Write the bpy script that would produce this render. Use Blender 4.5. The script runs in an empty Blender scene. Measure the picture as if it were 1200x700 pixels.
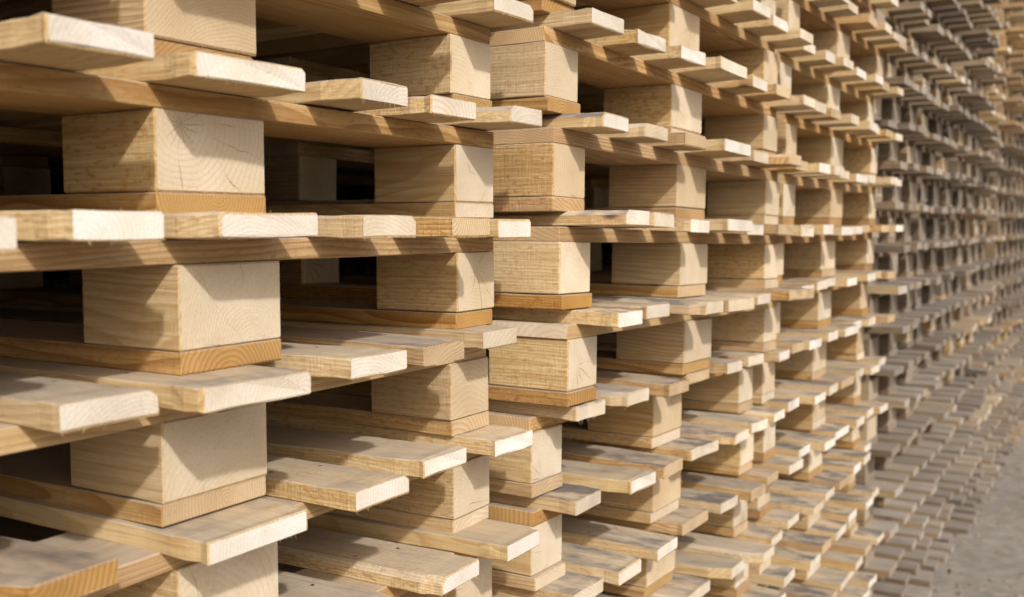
import bpy, bmesh, math, random
from mathutils import Vector, Matrix

# ------------------------------------------------------------------ camera, sky, sun, exposure
SC = bpy.context.scene
COL = SC.collection
TH = math.radians(31.4)                       # heading of the wall of stacks against the view axis
WV = Vector((math.sin(TH), math.cos(TH), 0))  # along the wall, away from the camera
NV = Vector((math.cos(TH), -math.sin(TH), 0)) # out of the wall, into the lane
EYE = 1.629

cam_d = bpy.data.cameras.new('camera')
cam_d.sensor_width = 36.0
cam_d.lens = 36.0 * 1205 / 1200
cam_d.clip_start = 0.02
cam_d.clip_end = 2000
cam_d.dof.use_dof = True
cam_d.dof.focus_distance = 1.36
cam_d.dof.aperture_fstop = 4.6
cam_d.dof.aperture_blades = 7
cam = bpy.data.objects.new('camera', cam_d)
COL.objects.link(cam)
cam.location = (0, 0, EYE)
cam.rotation_euler = (math.radians(90 - 4.08), 0, 0)
SC.camera = cam

sun_dir = (0.80 * WV - 1.0 * NV + Vector((0, 0, -0.96))).normalized()   # the way the light travels
to_sun = -sun_dir
world = bpy.data.worlds.new('World')
SC.world = world
world.use_nodes = True
nt = world.node_tree
nt.nodes.clear()
sky = nt.nodes.new('ShaderNodeTexSky')
sky.sky_type = 'NISHITA'
sky.sun_disc = False
sky.sun_elevation = math.asin(to_sun.z)
sky.sun_rotation = math.atan2(to_sun.x, to_sun.y)
sky.dust_density = 5.0
sky.air_density = 0.8
sky.ozone_density = 0.5
bg = nt.nodes.new('ShaderNodeBackground')
bg.inputs['Strength'].default_value = 0.1
wo = nt.nodes.new('ShaderNodeOutputWorld')
nt.links.new(sky.outputs[0], bg.inputs[0])
nt.links.new(bg.outputs[0], wo.inputs[0])

sun_d = bpy.data.lights.new('sun', 'SUN')
sun_d.energy = 2.6
sun_d.angle = math.radians(2.0)
sun_d.color = (1.0, 0.955, 0.89)
sun = bpy.data.objects.new('sun', sun_d)
COL.objects.link(sun)
sun.location = (3, -6, 8)
sun.rotation_euler = sun_dir.to_track_quat('-Z', 'Y').to_euler()

SC.view_settings.view_transform = 'Standard'
SC.view_settings.look = 'None'
SC.view_settings.gamma = 1.0
SC.view_settings.exposure = 0.24
SC.view_settings.use_curve_mapping = False
SC.cycles.use_denoising = True
SC.cycles.max_bounces = 5
SC.cycles.diffuse_bounces = 3

# ------------------------------------------------------------------ materials
class NB:
    """small helper for building node trees"""
    def __init__(s, name):
        s.m = bpy.data.materials.new(name)
        s.m.use_nodes = True
        s.t = s.m.node_tree
        s.t.nodes.clear()
        s.out = s.t.nodes.new('ShaderNodeOutputMaterial')
    def n(s, typ, **kw):
        nd = s.t.nodes.new(typ)
        for k, v in kw.items():
            setattr(nd, k, v)
        return nd
    def put(s, sock, v):
        if hasattr(v, 'links'):
            s.t.links.new(v, sock)
        else:
            sock.default_value = v
    def math(s, op, a, b=None, c=None, clamp=False):
        nd = s.n('ShaderNodeMath', operation=op, use_clamp=clamp)
        s.put(nd.inputs[0], a)
        if b is not None: s.put(nd.inputs[1], b)
        if c is not None: s.put(nd.inputs[2], c)
        return nd.outputs[0]
    def vmath(s, op, a, b=None):
        nd = s.n('ShaderNodeVectorMath', operation=op)
        s.put(nd.inputs[0], a)
        if b is not None: s.put(nd.inputs[1], b)
        return nd.outputs[0] if op not in ('LENGTH', 'DOT_PRODUCT') else nd.outputs['Value']
    def noise(s, vec, scale, detail=2.0, rough=0.5):
        nd = s.n('ShaderNodeTexNoise')
        s.put(nd.inputs['Vector'], vec)
        nd.inputs['Scale'].default_value = scale
        nd.inputs['Detail'].default_value = detail
        nd.inputs['Roughness'].default_value = rough
        return nd.outputs['Fac']
    def ramp(s, v, lo, hi, a=0.0, b=1.0):
        nd = s.n('ShaderNodeMapRange')
        s.put(nd.inputs[0], v)
        for i, x in enumerate((lo, hi, a, b)):
            s.put(nd.inputs[1 + i], x)
        return nd.outputs[0]
    def mix(s, f, a, b, blend='MIX'):
        nd = s.n('ShaderNodeMix', data_type='RGBA', blend_type=blend)
        s.put(nd.inputs[0], f)
        s.put(nd.inputs[6], a if hasattr(a, 'links') else (*a, 1))
        s.put(nd.inputs[7], b if hasattr(b, 'links') else (*b, 1))
        return nd.outputs[2]
    def comb(s, x, y, z):
        nd = s.n('ShaderNodeCombineXYZ')
        for i, v in enumerate((x, y, z)): s.put(nd.inputs[i], v)
        return nd.outputs[0]
    def sep(s, v):
        nd = s.n('ShaderNodeSeparateXYZ')
        s.put(nd.inputs[0], v)
        return nd.outputs
    def done(s, colour, rough=0.8, bump=None, bstr=0.3, bdist=0.001, spec=0.2):
        p = s.n('ShaderNodeBsdfPrincipled')
        s.put(p.inputs['Base Color'], colour if hasattr(colour, 'links') else (*colour, 1))
        s.put(p.inputs['Roughness'], rough)
        p.inputs['Specular IOR Level'].default_value = spec
        if bump is not None:
            b = s.n('ShaderNodeBump')
            b.inputs['Strength'].default_value = bstr
            b.inputs['Distance'].default_value = bdist
            s.put(b.inputs['Height'], bump)
            s.t.links.new(b.outputs[0], p.inputs['Normal'])
        s.t.links.new(p.outputs[0], s.out.inputs[0])
        return s.m

def wood(name, end=False, cracks=False):
    """sawn softwood: the grain runs along the piece's own X axis.
    object colour: r = weathering, g = orange heartwood, b = brightness, a = blue-grey stain"""
    b = NB(name)
    tc = b.n('ShaderNodeTexCoord').outputs['Object']
    oi = b.n('ShaderNodeObjectInfo')
    rnd = oi.outputs['Random']
    oc = b.n('ShaderNodeSeparateColor')
    b.t.links.new(oi.outputs['Color'], oc.inputs[0])
    weather, orange, bright, stain = oc.outputs[0], oc.outputs[1], oc.outputs[2], oi.outputs['Alpha']
    r2 = b.math('FRACT', b.math('MULTIPLY', rnd, 57.31))
    r3 = b.math('FRACT', b.math('MULTIPLY', rnd, 173.7))
    off = b.comb(b.math('MULTIPLY', rnd, 31.0), b.math('MULTIPLY', r2, 17.0), b.math('MULTIPLY', r3, 23.0))
    x, y, z = b.sep(tc)
    # growth rings around a pith that lies near or outside the piece
    warpv = b.vmath('ADD', b.vmath('MULTIPLY', tc, (2.2, 9, 9)), off)
    nw = b.n('ShaderNodeTexNoise')
    b.put(nw.inputs['Vector'], warpv)
    nw.inputs['Scale'].default_value = 1.0
    nw.inputs['Detail'].default_value = 2.0
    wy, wz, _ = b.sep(nw.outputs['Color'])
    cy = b.math('MULTIPLY', b.math('SUBTRACT', r2, 0.5), 0.13)
    cz = b.math('ADD', b.math('MULTIPLY', b.math('SUBTRACT', r3, 0.75), 0.14), -0.008)
    yy = b.math('ADD', b.math('SUBTRACT', y, cy), b.math('MULTIPLY', b.math('SUBTRACT', wy, 0.5), 0.035))
    zz = b.math('ADD', b.math('SUBTRACT', z, cz), b.math('MULTIPLY', b.math('SUBTRACT', wz, 0.5), 0.035))
    rr = b.math('SQRT', b.math('ADD', b.math('MULTIPLY', yy, yy), b.math('MULTIPLY', zz, zz)))
    pitch = b.math('ADD', 110.0, b.math('MULTIPLY', rnd, 150.0))
    ph = b.math('FRACT', b.math('MULTIPLY', rr, pitch))
    ring = b.ramp(ph, 0.3, 0.88)                              # early wood fading into dark late wood
    ring = b.math('MULTIPLY', ring, b.ramp(ph, 0.93, 1.0, 1.0, 0.0))
    # fibres along the grain
    fib = b.noise(b.vmath('ADD', b.vmath('MULTIPLY', tc, (9, 420, 420)), off), 1.0, 2.0, 0.6)
    fibw = b.noise(b.vmath('ADD', b.vmath('MULTIPLY', tc, (2.6, 85, 85)), off), 1.0, 2.0, 0.65)
    blot = b.noise(b.vmath('ADD', b.vmath('MULTIPLY', tc, (4.5, 11, 11)), off), 1.0, 2.0, 0.6)
    pale = b.mix(b.ramp(blot, 0.3, 0.7), (0.685, 0.55, 0.335), (0.59, 0.445, 0.24))
    gold = b.mix(b.ramp(blot, 0.3, 0.7), (0.53, 0.325, 0.12), (0.40, 0.225, 0.075))
    late = b.mix(orange, (0.41, 0.245, 0.09), (0.255, 0.12, 0.036))
    col = b.mix(orange, pale, gold)
    if end:
        # cross-cut face: fuzzy torn fibres scatter more light
        white = b.mix(b.ramp(blot, 0.35, 0.65), (0.84, 0.81, 0.755), (0.74, 0.685, 0.59))
        wf = b.math('MULTIPLY', b.ramp(r3, 0.1, 0.6, 0.4, 1.0), b.math('SUBTRACT', 1.0, b.math('MULTIPLY', orange, 1.25), clamp=True))
        if cracks:
            wf = b.math('MULTIPLY', wf, 0.5)
        col = b.mix(wf, col, white)
        rs = b.math('ADD', b.math('MULTIPLY', orange, 0.5), b.ramp(r2, 0.3, 1.0, 0.02, 0.10 if cracks else 0.18))
        col = b.mix(b.math('MULTIPLY', ring, rs), col, late)
        speck = b.noise(b.vmath('ADD', b.vmath('MULTIPLY', tc, (60, 700, 260)), off), 1.0, 2.0, 0.7)
        col = b.mix(b.ramp(speck, 0.5, 0.8, 0.0, 0.45), col, late)
    else:
        col = b.mix(b.math('MULTIPLY', ring, b.math('ADD', b.ramp(rnd, 0.0, 1.0, 0.16, 0.6), b.math('MULTIPLY', orange, 0.5))), col, late)
        col = b.mix(b.ramp(fib, 0.42, 0.75, 0.0, 0.6), col, late)
        col = b.mix(b.ramp(fibw, 0.45, 0.7, 0.0, 0.42), col, b.mix(0.4, late, (0.3, 0.2, 0.11)))
        fleck = b.noise(b.vmath('ADD', b.vmath('MULTIPLY', tc, (75, 210, 210)), off), 1.0, 1.0, 0.6)
        col = b.mix(b.math('MULTIPLY', b.ramp(fleck, 0.54, 0.68), b.ramp(r2, 0.2, 0.9, 0.12, 0.8)), col, late)
        # knots
        kv = b.n('ShaderNodeTexVoronoi', feature='F1')
        b.put(kv.inputs['Vector'], b.vmath('ADD', b.vmath('MULTIPLY', tc, (4.2, 8.5, 8.5)), off))
        kv.inputs['Scale'].default_value = 1.0
        kd = kv.outputs['Distance']
        kc = b.n('ShaderNodeSeparateColor')
        b.t.links.new(kv.outputs['Color'], kc.inputs[0])
        ksel = b.math('GREATER_THAN', kc.outputs[0], 0.58)
        col = b.mix(b.math('MULTIPLY', b.ramp(kd, 0.05, 0.20, 0.75, 0.0), ksel), col, (0.30, 0.165, 0.07))
        col = b.mix(b.math('MULTIPLY', b.ramp(kd, 0.035, 0.075, 0.9, 0.0), ksel), col, (0.085, 0.045, 0.022))
    # blue-grey stain and yard dust; upward faces have caught most of it
    nz = b.sep(b.n('ShaderNodeNewGeometry').outputs['Normal'])[2]
    up = b.ramp(nz, 0.3, 0.8, 0.0, 1.0)
    sn = b.noise(b.vmath('ADD', b.vmath('MULTIPLY', tc, (9, 22, 22)), off), 1.0, 3.0, 0.65)
    dust = b.math('MULTIPLY', up, b.ramp(blot, 0.25, 0.75, 0.35, 0.85))
    col = b.mix(dust, col, (0.46, 0.415, 0.355))
    st = b.math('MULTIPLY', b.ramp(sn, 0.44, 0.70), b.math('MULTIPLY', stain, b.math('ADD', b.math('MULTIPLY', up, b.ramp(x, 0.05, 0.2, 1.9, 0.5)), 0.22)), clamp=True)
    col = b.mix(b.math('MULTIPLY', st, 0.85), col, (0.135, 0.125, 0.122))
    # silvered old timber, shade of the openings painted into its dark sides
    gn = b.ramp(fibw, 0.3, 0.75)
    grey = b.mix(gn, (0.19, 0.152, 0.118), (0.075, 0.058, 0.044))
    grey = b.mix(b.ramp(blot, 0.5, 0.75, 0.0, 0.45), grey, (0.30, 0.20, 0.115))
    grey = b.mix(b.math('MULTIPLY', up, b.ramp(blot, 0.3, 0.7, 0.75, 0.35)), grey, (0.375, 0.345, 0.31))   # bleached tops, painted paler still to look sunlit
    if end:
        grey = b.mix(0.5, grey, (0.40, 0.35, 0.295))  # ends painted lighter, as if lit
    col = b.mix(weather, col, grey)
    hv = b.n('ShaderNodeHueSaturation')
    b.put(hv.inputs['Value'], b.math('MULTIPLY', b.math('ADD', bright, 0.5), b.ramp(r2, 0, 1, 0.93, 1.06)))
    b.put(hv.inputs['Saturation'], b.ramp(r3, 0, 1, 0.88, 1.06))
    b.put(hv.inputs['Color'], col)
    col = hv.outputs[0]
    if end:
        bump = b.math('ADD', b.noise(b.vmath('MULTIPLY', tc, (40, 900, 420)), 1.0, 3.0, 0.7), b.math('MULTIPLY', ring, 0.3))
        if cracks:
            ang = b.math('ARCTAN2', zz, yy)
            sp = b.math('ADD', b.math('MULTIPLY', ang, b.ramp(r2, 0, 1, 1.2, 2.6)), b.math('MULTIPLY', b.noise(b.vmath('ADD', b.vmath('MULTIPLY', tc, (30, 30, 30)), off), 1.0, 2.0), 0.5))
            fr = b.math('ABSOLUTE', b.math('SUBTRACT', b.math('FRACT', sp), 0.5))
            wid = b.math('MULTIPLY', b.ramp(b.noise(b.vmath('ADD', b.vmath('MULTIPLY', tc, (18, 18, 18)), off), 1.0, 2.0), 0.5, 0.7), 0.0007)
            wid = b.math('DIVIDE', wid, b.math('ADD', rr, 0.006))
            wid = b.math('MULTIPLY', wid, b.math('MULTIPLY', b.ramp(r2, 0, 1, 1.2, 2.6), b.ramp(r3, 0.3, 0.6)))
            ck = b.math('LESS_THAN', fr, wid)
            col = b.mix(b.math('MULTIPLY', ck, 0.8), col, (0.13, 0.075, 0.035))
            bump = b.math('SUBTRACT', bump, b.math('MULTIPLY', ck, 2.0))
        return b.done(col, 0.9, bump, 0.55, 0.0012, 0.12)
    saw = b.noise(b.vmath('ADD', b.vmath('MULTIPLY', tc, (330, 40, 40)), off), 1.0, 2.0, 0.6)
    bump = b.math('ADD', b.math('MULTIPLY', fib, 0.8), b.math('MULTIPLY', saw, b.ramp(r2, 0, 1, 0.3, 1.2)))
    return b.done(col, b.ramp(fib, 0, 1, 0.75, 0.95), bump, 0.75, 0.0014, 0.15)

M_SIDE = wood('sawn_pine')
M_END = wood('sawn_pine_board_end', end=True)
M_BEND = wood('sawn_pine_block_end', end=True, cracks=True)
nb = NB('nail_steel')
M_NAIL = nb.done((0.09, 0.075, 0.065), 0.5, spec=0.5)

nb = NB('yard_ground')
tc = nb.n('ShaderNodeTexCoord').outputs['Object']
g1 = nb.noise(tc, 1.4, 6, 0.6)
g2 = nb.noise(tc, 14, 5, 0.65)
g3 = nb.noise(tc, 120, 3, 0.6)
gc = nb.mix(nb.ramp(g1, 0.35, 0.65), (0.28, 0.25, 0.22), (0.36, 0.325, 0.29))
gc = nb.mix(nb.ramp(g2, 0.4, 0.7, 0.0, 0.7), gc, (0.165, 0.14, 0.115))
gc = nb.mix(nb.ramp(g3, 0.5, 0.75, 0.0, 0.5), gc, (0.33, 0.29, 0.245))
M_GROUND = nb.done(gc, 0.95, nb.math('ADD', g3, nb.math('MULTIPLY', g2, 2.0)), 0.7, 0.006, 0.1)
nb = NB('grit')
oi = nb.n('ShaderNodeTexCoord').outputs['Object']
M_GRIT = nb.done(nb.mix(nb.ramp(nb.noise(oi, 9, 2), 0.4, 0.6), (0.17, 0.145, 0.12), (0.27, 0.225, 0.175)), 0.95)

# ------------------------------------------------------------------ pieces of timber (grain along local X, front end at x = 0)
def timber(name, L, W, T, seed, stations, endmat, jit=0.0006, cup=0.0, tip=0.0, wane=0.0, wane_side=1,
           chip=0.0, fuzz=0, nails=(), c=0.0012, skew=0.0, lod=False, split=0.0):
    rng = random.Random(seed)
    w, t = W / 2, T / 2
    if lod:
        prof = [(-w, -t), (w, -t), (w, t), (-w, t)]
    else:
        prof = [(-w + c, -t), (-w * .36, -t), (w * .36, -t), (w - c, -t), (w, -t + c), (w, t - c),
                (w - c, t), (w * .36, t), (-w * .36, t), (-w + c, t), (-w, t - c), (-w, -t + c)]
    bm = bmesh.new()
    rings = []
    xs = list(stations)
    if not lod:
        xs = [0.0, c] + [s for s in stations if c < s < L - c] + [L - c, L]
    else:
        xs = [0.0] + [s for s in stations if 0 < s < L] + [L]
    jy = {}
    for i, x in enumerate(xs):
        inset = c if (not lod and i in (0, len(xs) - 1)) else 0.0
        edge_j = [rng.uniform(-jit, jit) for _ in range(4)]
        vs = []
        for (py, pz) in prof:
            sy, sz = (1 if py > 0 else -1), (1 if pz > 0 else -1)
            y = py - sy * inset * (1 if abs(abs(py) - w) < 2 * c else 0)
            z = pz - sz * inset
            y += edge_j[0 if sy > 0 else 1]
            z += edge_j[2 if sz > 0 else 3] * 0.7
            if wane and sy == wane_side and py * sy > w * 0.5 and pz > 0:   # bark edge left on one corner
                k = wane * (0.65 + 0.35 * math.sin(x * 5 + seed))
                if pz > t * 0.98: y -= sy * k * 1.0
                else: z -= k * 0.75
            if chip and x < 0.05 and py * wane_side > 0:      # a corner knocked off the front end
                y -= wane_side * chip * (1 - x / 0.05) * (0.8 if abs(py) > w * 0.5 else 0.25)
            z += cup * (1 - (y / w) ** 2)
            z += tip * (max(0.0, 0.22 - x) / 0.22) ** 2
            xx = x + skew * y * (1 if x < L / 2 else 0) * max(0, 1 - x * 4)
            if split and i < 2 and py > 0 and not lod: xx += split
            vs.append(bm.verts.new((xx, y, z)))
        rings.append(vs)
    n = len(prof)
    for a, bb in zip(rings[:-1], rings[1:]):
        for k in range(n):
            f = bm.faces.new((a[k], a[(k + 1) % n], bb[(k + 1) % n], bb[k]))
            f.material_index = 0
    f0 = bm.faces.new(rings[0]); f1 = bm.faces.new(rings[-1])
    f0.material_index = f1.material_index = 1
    bmesh.ops.recalc_face_normals(bm, faces=bm.faces[:])
    for _ in range(fuzz):                                       # torn saw fibres along the end's edges
        low = rng.random() < 0.7
        y0 = rng.uniform(-w, w); z0 = (-t if low else t) + tip
        ln = rng.uniform(0.002, 0.008) * (1.0 if low else 0.55)
        wd = rng.uniform(0.00015, 0.0004)
        dx, dy = rng.uniform(-0.5, 0.35), rng.uniform(-0.6, 0.6)
        s = -1 if low else 1
        p0 = Vector((0.001, y0, z0 - s * 0.0012))
        p1 = p0 + Vector((dx * ln * .4, dy * ln * .4, s * ln * .6))
        p2 = p1 + Vector((dx * ln, dy * ln * rng.uniform(-.5, 1.5), s * ln * rng.uniform(0, .6)))
        q = [bm.verts.new(v) for v in (p0 + Vector((0, -wd, 0)), p0 + Vector((0, wd, 0)), p1 + Vector((0, wd * .8, 0)), p1 - Vector((0, wd * .8, 0)), p2)]
        for fv in ((q[0], q[1], q[2], q[3]), (q[3], q[2], q[4])):
            bm.faces.new(fv).material_index = 0
    for (nx, ny) in nails:
        for s in (1,):
            vs = [bm.verts.new((nx + 0.0028 * math.cos(k * math.pi / 3), ny + 0.0028 * math.sin(k * math.pi / 3), t + 0.0006 + cup * (1 - (ny / w) ** 2))) for k in range(6)]
            f = bm.faces.new(vs); f.material_index = 2
            if f.normal.z < 0: f.normal_flip()
    me = bpy.data.meshes.new(name)
    bm.to_mesh(me); bm.free()
    me.materials.append(M_SIDE); me.materials.append(endmat); me.materials.append(M_NAIL)
    return me

R = random.Random(11)
ST_NEAR = [0.012, 0.03, 0.05, 0.09, 0.15, 0.25, 0.45, 0.8]
def deck_variants(L, W, T, count, seed, lod=False):
    out = []
    for i in range(count):
        rng = random.Random(seed * 131 + i)
        ny = W * 0.28
        nails = [(0.15, ny), (0.12, -ny), (0.675, ny), (0.66, -ny)]
        out.append(timber('deck_board', L, W, T, seed * 100 + i, [0.15, 0.5] if lod else ST_NEAR, M_END,
            jit=0.0016 if not lod else 0.002,
            cup=rng.choice([0, 0, 0, 0.0007, -0.0007, -0.0014]) if not lod else 0,
            tip=rng.uniform(-0.0035, 0.004), skew=rng.uniform(-0.035, 0.035),
            wane=rng.choice([0, 0, 0, 0.004, 0.008]) if not lod else 0, wane_side=rng.choice([-1, 1]),
            chip=rng.choice([0, 0, 0, 0.005, 0.010, 0.018]), fuzz=0 if lod else rng.choice([0, 3, 7, 16, 26]),
            nails=() if lod else nails, lod=lod, split=rng.choice([0, 0, 0.002, 0.005])))
    return out

def spec_pale(lod):
    s = dict(W=1.078, depth=1.2, over=0.076, hb=0.022, hk=0.082, hs=0.023, hd=0.023,
             cols=[(0, .1), (.4665, .6115), (.978, 1.078)], deck=[])
    cx = .539 + .018
    s['deck'] = [(cx, .145)] + [(cx + sg * (0.0725 + 0.058 + 0.05 + k * 0.158), .1) for k in range(3) for sg in (-1, 1)]
    s['deck'].sort()
    L = s['depth'] + 2 * s['over']
    sd = 7 if lod else 1
    s['m_deck'] = {.1: deck_variants(L, .1, s['hd'], 6 if lod else 16, sd, lod), .145: deck_variants(L, .145, s['hd'], 4 if lod else 8, sd + 1, lod)}
    s['m_str'] = [timber('stringer_board', s['W'], .143, s['hs'], 300 + i, [.1, .3, .54, .8], M_END, jit=.0007, lod=lod, cup=0, wane=[0, 0, .008][i % 3], wane_side=1) for i in range(6)]
    s['m_blk'] = {wd: [timber('block', .145, wd, s['hk'] - .0012, 400 + i, [.05, .1], M_BEND, jit=.0009, lod=lod, c=.0015, fuzz=0 if lod else [6, 14, 2][i % 3]) for i in range(6)] for wd in (.1, .145)}
    s['m_base'] = {wd: [timber('base_board', s['depth'], wd, s['hb'], 500 + i, [.06, .2, .6], M_END, jit=.0008, lod=lod, wane=[0, .006, 0][i % 3] if not lod else 0, wane_side=-1) for i in range(6)] for wd in (.1, .145)}
    return s
def spec_grey():
    s = dict(W=.80, depth=1.2, over=0.095, hb=0.022, hk=0.074, hs=0.023, hd=0.025,
             cols=[(0, .145), (.3275, .4725), (.655, .8)], deck=[])
    s['deck'] = [(.0725, .145), (.25, .1), (.40, .1), (.55, .1), (.7275, .145)]
    L = s['depth'] + 2 * s['over']
    s['m_deck'] = {.1: deck_variants(L, .1, s['hd'], 5, 21, True), .145: deck_variants(L, .145, s['hd'], 5, 22, True)}
    s['m_str'] = [timber('stringer_board', s['W'], .143, s['hs'], 330 + i, [.4], M_END, jit=.0015, lod=True) for i in range(3)]
    s['m_blk'] = {wd: [timber('block', .145, wd, s['hk'] - .001, 430 + i, [], M_BEND, jit=.002, lod=True) for i in range(3)] for wd in (.1, .145)}
    s['m_base'] = {wd: [timber('base_board', s['depth'], wd, s['hb'], 530 + i, [.3], M_END, jit=.0015, lod=True) for i in range(3)] for wd in (.1, .145)}
    return s

NEAR, MID, GREY = spec_pale(False), spec_pale(True), spec_grey()
ROWS = [0.0, 0.5275, 1.055]

def part_list(s, rng, tone, deck_shift=None, drop=0.0, ddx=0.0, dov=0.0):
    """(name, mesh, local matrix, object colour) of every piece of one pallet; local x along the wall, y into the stack"""
    W, D = s['W'], s['depth']
    o = Vector((-W / 2, -D / 2, 0))
    RZ = Matrix.Rotation(math.pi / 2, 4, 'Z')
    out = []
    we, bri, stn = tone
    def colr(orange, st=1.0, b=0.0, tanp=.03):
        wl = we * .3 if (we > .5 and rng.random() < tanp) else we
        return (min(1, max(0, wl + rng.uniform(-.12, .12))) if we > 0.02 else 0.0,
                min(1, max(0, orange)), min(1, max(0, bri + b + rng.uniform(-.06, .06))), min(1, max(0, stn * st * rng.uniform(.3, 1.3))))
    def flip(): return Matrix.Rotation(math.pi if rng.random() < .5 else 0, 4, 'X')
    def tilt(a): return Matrix.Rotation(rng.gauss(0, a), 4, 'Z')
    hb, hk, hs, hd = s['hb'], s['hk'], s['hs'], s['hd']
    for (a, b) in s['cols']:
        wd = round(b - a, 4); x = (a + b) / 2
        org = rng.choice([.95, .8, .6, .35])
        out.append(('base_board', rng.choice(s['m_base'][wd]), Matrix.Translation(o + Vector((x + rng.gauss(0, .002), rng.gauss(0, .0025), hb / 2))) @ RZ, colr(org, .4)))
        for r in ROWS:
            k = rng.choice(s['m_blk'][wd])
            out.append(('block', k, Matrix.Translation(o + Vector((x + rng.gauss(0, .0015), r + rng.gauss(0, .002), hb + hk / 2 + .0004))) @ tilt(.006) @ RZ, colr(rng.choice([0, .04, .1, .2, .34]), .3, rng.uniform(-.06, .03), .22)))
    for r in ROWS:
        out.append(('stringer_board', rng.choice(s['m_str']), Matrix.Translation(o + Vector((0, r + .0725 + rng.uniform(0, .004), hb + hk + hs / 2))), colr(rng.choice([.35, .55, .7, .85]), .3, .04)))
    for i, (cx, wd) in enumerate(s['deck']):
        if rng.random() < drop: continue
        sh = rng.gauss(0, 0.010 if we < .02 else .011)
        ex = 0.0
        hue = rng.choice([0, 0, 0, .08, .22, .6])
        if deck_shift and i in deck_shift:
            sh, ex = deck_shift[i][:2]
            hue = deck_shift[i][2] if len(deck_shift[i]) > 2 else hue
        out.append(('deck_board', rng.choice(s['m_deck'][wd]), Matrix.Translation(o + Vector((cx + ddx + ex + rng.gauss(0, .004), -s['over'] - dov - sh, hb + hk + hs + hd / 2))) @ tilt(.007) @ RZ, colr(hue, 1.0, .01)))
    return out

def height_of(s): return s['hb'] + s['hk'] + s['hs'] + s['hd']

# ------------------------------------------------------------------ the stacks
A0 = Vector((-.586, .600, 0))                  # front foot of the nearest stack
def ground_z(t):                               # the yard dips a little under the second stack
    if t < 1.166: return 0.0
    if t < 2.244: return -0.0206 * (t - 1.166)
    return -0.0222

ORD = ['first', 'second', 'third', 'fourth', 'fifth', 'sixth', 'seventh', 'eighth', 'ninth', 'tenth', 'eleventh', 'twelfth',
       'thirteenth', 'fourteenth', 'fifteenth', 'sixteenth', 'seventeenth', 'eighteenth', 'nineteenth', 'twentieth']
def ordinal(k):
    if k <= 20: return ORD[k - 1]
    tens = {2: 'twenty', 3: 'thirty'}[k // 10]
    return tens + '-' + ORD[k % 10 - 1] if k % 10 else {2: 'twentieth', 3: 'thirtieth'}[k // 10]

def add(name, data):
    ob = bpy.data.objects.new(name, data)
    COL.objects.link(ob)
    return ob

def joined(parts, name):
    """small far copies: one mesh for a whole pallet"""
    bm = bmesh.new()
    for (_, me, mat, _c) in parts:
        k = len(bm.verts)
        bm.from_mesh(me)
        bm.verts.ensure_lookup_table()
        for v in bm.verts[k:]: v.co = mat @ v.co
    me = bpy.data.meshes.new(name)
    bm.to_mesh(me); bm.free()
    for m in (M_SIDE, M_BEND, M_NAIL): me.materials.append(m)
    return me

def place(s, t, dn, yaw, z, tilt, parts, label, group, whole=None, colour=None):
    W, D = s['W'], s['depth']
    base = A0 + WV * (t + W / 2) + NV * (dn - D / 2)
    ang = math.atan2(WV.y, WV.x) - yaw
    if whole is not None:
        e = add('wooden_pallet', whole)
        e.color = colour
    else:
        e = add('wooden_pallet', None)
        e.empty_display_size = 0.1
    e.location = (base.x, base.y, z - tilt * W / 2)
    e.rotation_euler = (Matrix.Rotation(ang, 4, 'Z') @ Matrix.Rotation(tilt, 4, 'Y')).to_euler()
    e['label'] = label; e['category'] = 'pallet'; e['group'] = group
    if whole is None:
        for (nm, me, mat, c) in parts:
            p = add(nm, me)
            p.parent = e
            p.matrix_local = mat
            p.color = c
    return e

# layer table: offset out of the wall (m, at mid width) and yaw (degrees) of each pallet
LAY_A = {12: (-.009, .49), 11: (-.001, 0), 10: (.004, -1.6), 9: (-.007, -.9), 8: (-.006, -1.8), 7: (-.004, -1.2), 6: (.004, -.8)}
LAY_B = {14: (.046, .9), 13: (.05, 1.0), 12: (.0547, 1.18), 11: (.061, .75), 10: (.0657, .3), 9: (.0704, -.15), 8: (.009, .03), 7: (.0125, -.09)}
LAY_C = {11: (.047, -.25), 10: (.033, .91), 9: (.0225, .47), 8: (.014, .51)}
DECK_A = {11: {2: (.022, -.013), 3: (-.004, .012), 4: (-.008, .02)}, 9: {2: (-.02, .012), 3: (.02, -.02)}, 10: {4: (0, .006)}, 8: {2: (-.035, -.03, .9), 3: (-.012, -.012)}}
DECK_SET = [(-.032, .003), (.014, -.006), (0.0, 0.0)]
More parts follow.
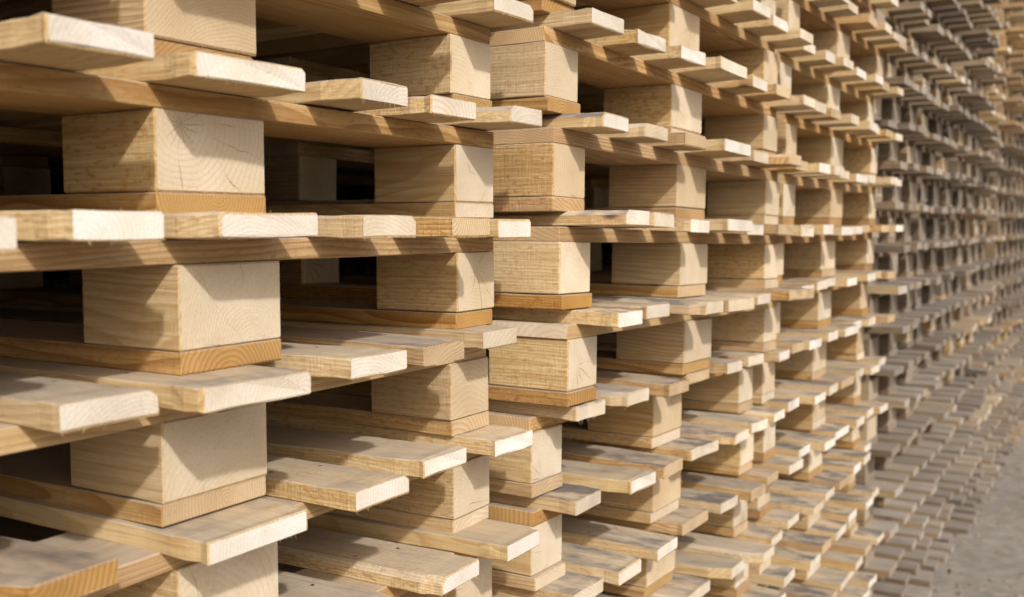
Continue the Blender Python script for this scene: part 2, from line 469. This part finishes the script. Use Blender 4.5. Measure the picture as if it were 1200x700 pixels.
# pale stacks: foot along the wall, layers, layer table, pieces, name, first layer cut by the picture's top edge
PALE = [(0.0, 16, LAY_A, NEAR, 'the nearest stack, at the left edge', 12, .149),
        (1.166, 18, LAY_B, NEAR, 'the second pale stack from the left', 14, .150),
        (2.332, 20, LAY_C, MID, 'the third pale stack, beside the grey ones', 15, .150)]
for si, (t, nlay, lay, sp, where, top, per) in enumerate(PALE):
    for j in range(nlay):
        rng = random.Random(1000 + si * 100 + j)
        dn, yaw = lay.get(j, (rng.gauss(.012 if (si < 1 or j < 9) else .045, .010), rng.gauss(0, .5)))
        tl = 0.0206 if si == 1 else rng.gauss(0, .0006)
        stn = (.4, .75, .95)[si]
        parts = part_list(sp, rng, (0.0, .5, stn), DECK_A.get(j) if si == 0 else None, ddx=DECK_SET[si][0], dov=DECK_SET[si][1])
        if j > top:
            lab = 'pale wooden pallet of %s, %s above the picture' % (where.split(',')[0], ordinal(j - top))
        else:
            lab = 'pale wooden pallet in %s, %s from the top' % (where, ordinal(top - j + 1))
        z, zs = ground_z(t) + j * per, 1.0
        if si == 0 and j <= 10:                      # the nearest stack: thicker timber in two layers, thinner below
            z, zs = {10: (1.480, .159 / .150), 9: (1.328, .152 / .150)}.get(j, (j * .1475, .1475 / .150))
        e = place(sp, t + rng.gauss(0, .003), dn, math.radians(yaw), z, tl, parts, lab, 'new pale pallets in the near stacks')
        e.scale.z = zs * (per / .150 if zs == 1.0 else 1.0)

GP = 0.86
N_GREY = 8
far_mesh = {}
for gi in range(N_GREY):
    t = 3.50 + gi * GP
    nlay = [26, 27, 28, 29, 30, 31, 32, 33][gi]
    rs = random.Random(50 + gi)
    lean = rs.gauss(0, .02)
    for j in range(nlay):
        rng = random.Random(5000 + gi * 100 + j)
        dn = .02 + lean * j / 12 + rng.gauss(0, .009)
        yaw = rng.gauss(0, .5)
        tan = rng.random() < (.04 if not (gi in (3, 4) and j > 14) else .95)
        we = rng.uniform(.08, .3) if tan else rng.uniform(.66, 1.0)
        where = '%s grey stack past the pale ones' % ordinal(gi + 1)
        lab = '%s pallet in the %s, %s layer up' % ('tan' if tan else 'weathered grey', where, ordinal(j + 1))
        tone = (we, .45 + rng.uniform(-.15, .12), .5)
        z = ground_z(t) + j * height_of(GREY)
        if gi < 4:
            parts = part_list(GREY, rng, tone, drop=.03)
            place(GREY, t + rng.gauss(0, .012), dn, math.radians(yaw), z, rng.gauss(0, .0008), parts, lab, 'weathered pallets in the far stacks')
        else:
            key = rng.randrange(6)
            if key not in far_mesh:
                far_mesh[key] = joined(part_list(GREY, random.Random(900 + key), (1, .5, .5), drop=.03), 'wooden_pallet')
            place(GREY, t + rng.gauss(0, .012), dn, math.radians(yaw), z, rng.gauss(0, .0008), None, lab, 'weathered pallets in the far stacks',
                  whole=far_mesh[key], colour=(we, .5 if tan else .25, tone[1], .5))

# ------------------------------------------------------------------ back row of stacks, added to stop light from behind and darken the gaps
bm = bmesh.new()
def box(bm, x0, x1, y0, y1, z0, z1, M):
    vs = [bm.verts.new(M @ Vector((x, y, z))) for x in (x0, x1) for y in (y0, y1) for z in (z0, z1)]
    for q in ((0, 1, 3, 2), (4, 6, 7, 5), (0, 4, 5, 1), (2, 3, 7, 6), (0, 2, 6, 4), (1, 5, 7, 3)):
        bm.faces.new([vs[i] for i in q])
rb = random.Random(3)
ANG = math.atan2(WV.y, WV.x)
for k in range(10):
    t = -1.3 + k * 1.2
    for j in range(20 if k < 4 else 27):
        base = A0 + WV * t - NV * (1.36 + rb.uniform(0, .03))
        M = Matrix.Translation(base + Vector((0, 0, j * .15))) @ Matrix.Rotation(ANG, 4, 'Z')
        for (a, b) in MID['cols']:
            box(bm, a, b, 0, 1.2, 0, .022, M)
            for r in ROWS: box(bm, a, b, r, r + .145, .0225, .1015, M)
        for r in ROWS: box(bm, 0, 1.078, r, r + .145, .102, .1245, M)
        for (cx, wd) in MID['deck']: box(bm, cx - wd / 2, cx + wd / 2, -.04, 1.24, .125, .1495, M)
bmesh.ops.recalc_face_normals(bm, faces=bm.faces[:])
me = bpy.data.meshes.new('light_block_pallets')
bm.to_mesh(me); bm.free()
me.materials.append(M_SIDE)
ob = add('light_block_pallets', me)
ob.color = (.95, .3, .12, .5)  # old wood with brightness cut, painting in the shade of the gaps
ob['label'] = 'mass of pallets added behind the front row, painted dark to blacken the gaps'
ob['category'] = 'light-blocking pallets'
ob['kind'] = 'stuff'

# ------------------------------------------------------------------ ground
bm = bmesh.new()
ts = [-300, -30, -3, 1.166, 2.244, 4, 12, 40, 400]
ns = [-300, -30, -3, 0, 3, 30, 300]
grid = [[bm.verts.new((A0 + WV * t + NV * n).to_tuple()[:2] + (ground_z(t) - .003,)) for n in ns] for t in ts]
for i in range(len(ts) - 1):
    for k in range(len(ns) - 1):
        bm.faces.new((grid[i][k], grid[i][k + 1], grid[i + 1][k + 1], grid[i + 1][k]))
bmesh.ops.recalc_face_normals(bm, faces=bm.faces[:])
for f in bm.faces:
    if f.normal.z < 0: f.normal_flip()
me = bpy.data.meshes.new('ground')
bm.to_mesh(me); bm.free()
me.materials.append(M_GROUND)
g = add('ground', me)
g['kind'] = 'structure'

# grit, bark and wood crumbs swept along the foot of the stacks
bm = bmesh.new()
rg = random.Random(8)
for _ in range(900):
    t = rg.uniform(2.0, 11); n = .06 + abs(rg.gauss(0, .45))
    sz = rg.choice([.003, .004, .006, .010]) * rg.uniform(.7, 1.4)
    P = A0 + WV * t + NV * n
    a = rg.uniform(0, 6.28)
    el = rg.choice([1, 1, 1.6, 3.5])
    M = Matrix.Translation((P.x, P.y, ground_z(t) - .003)) @ Matrix.Rotation(a, 4, 'Z')
    vs = [bm.verts.new(M @ Vector(v)) for v in ((-sz * el, -sz, 0), (sz * el, -sz * .8, 0), (sz * el * .8, sz, 0), (-sz * el, sz * .9, 0), (rg.uniform(-.4, .4) * sz, 0, sz * 1.1))]
    for q in ((0, 1, 4), (1, 2, 4), (2, 3, 4), (3, 0, 4)): bm.faces.new([vs[i] for i in q])
me = bpy.data.meshes.new('grit')
bm.to_mesh(me); bm.free()
me.materials.append(M_GRIT)
ob = add('grit', me)
ob['kind'] = 'stuff'; ob['label'] = 'loose grit and wood crumbs on the yard beside the stacks'; ob['category'] = 'grit'
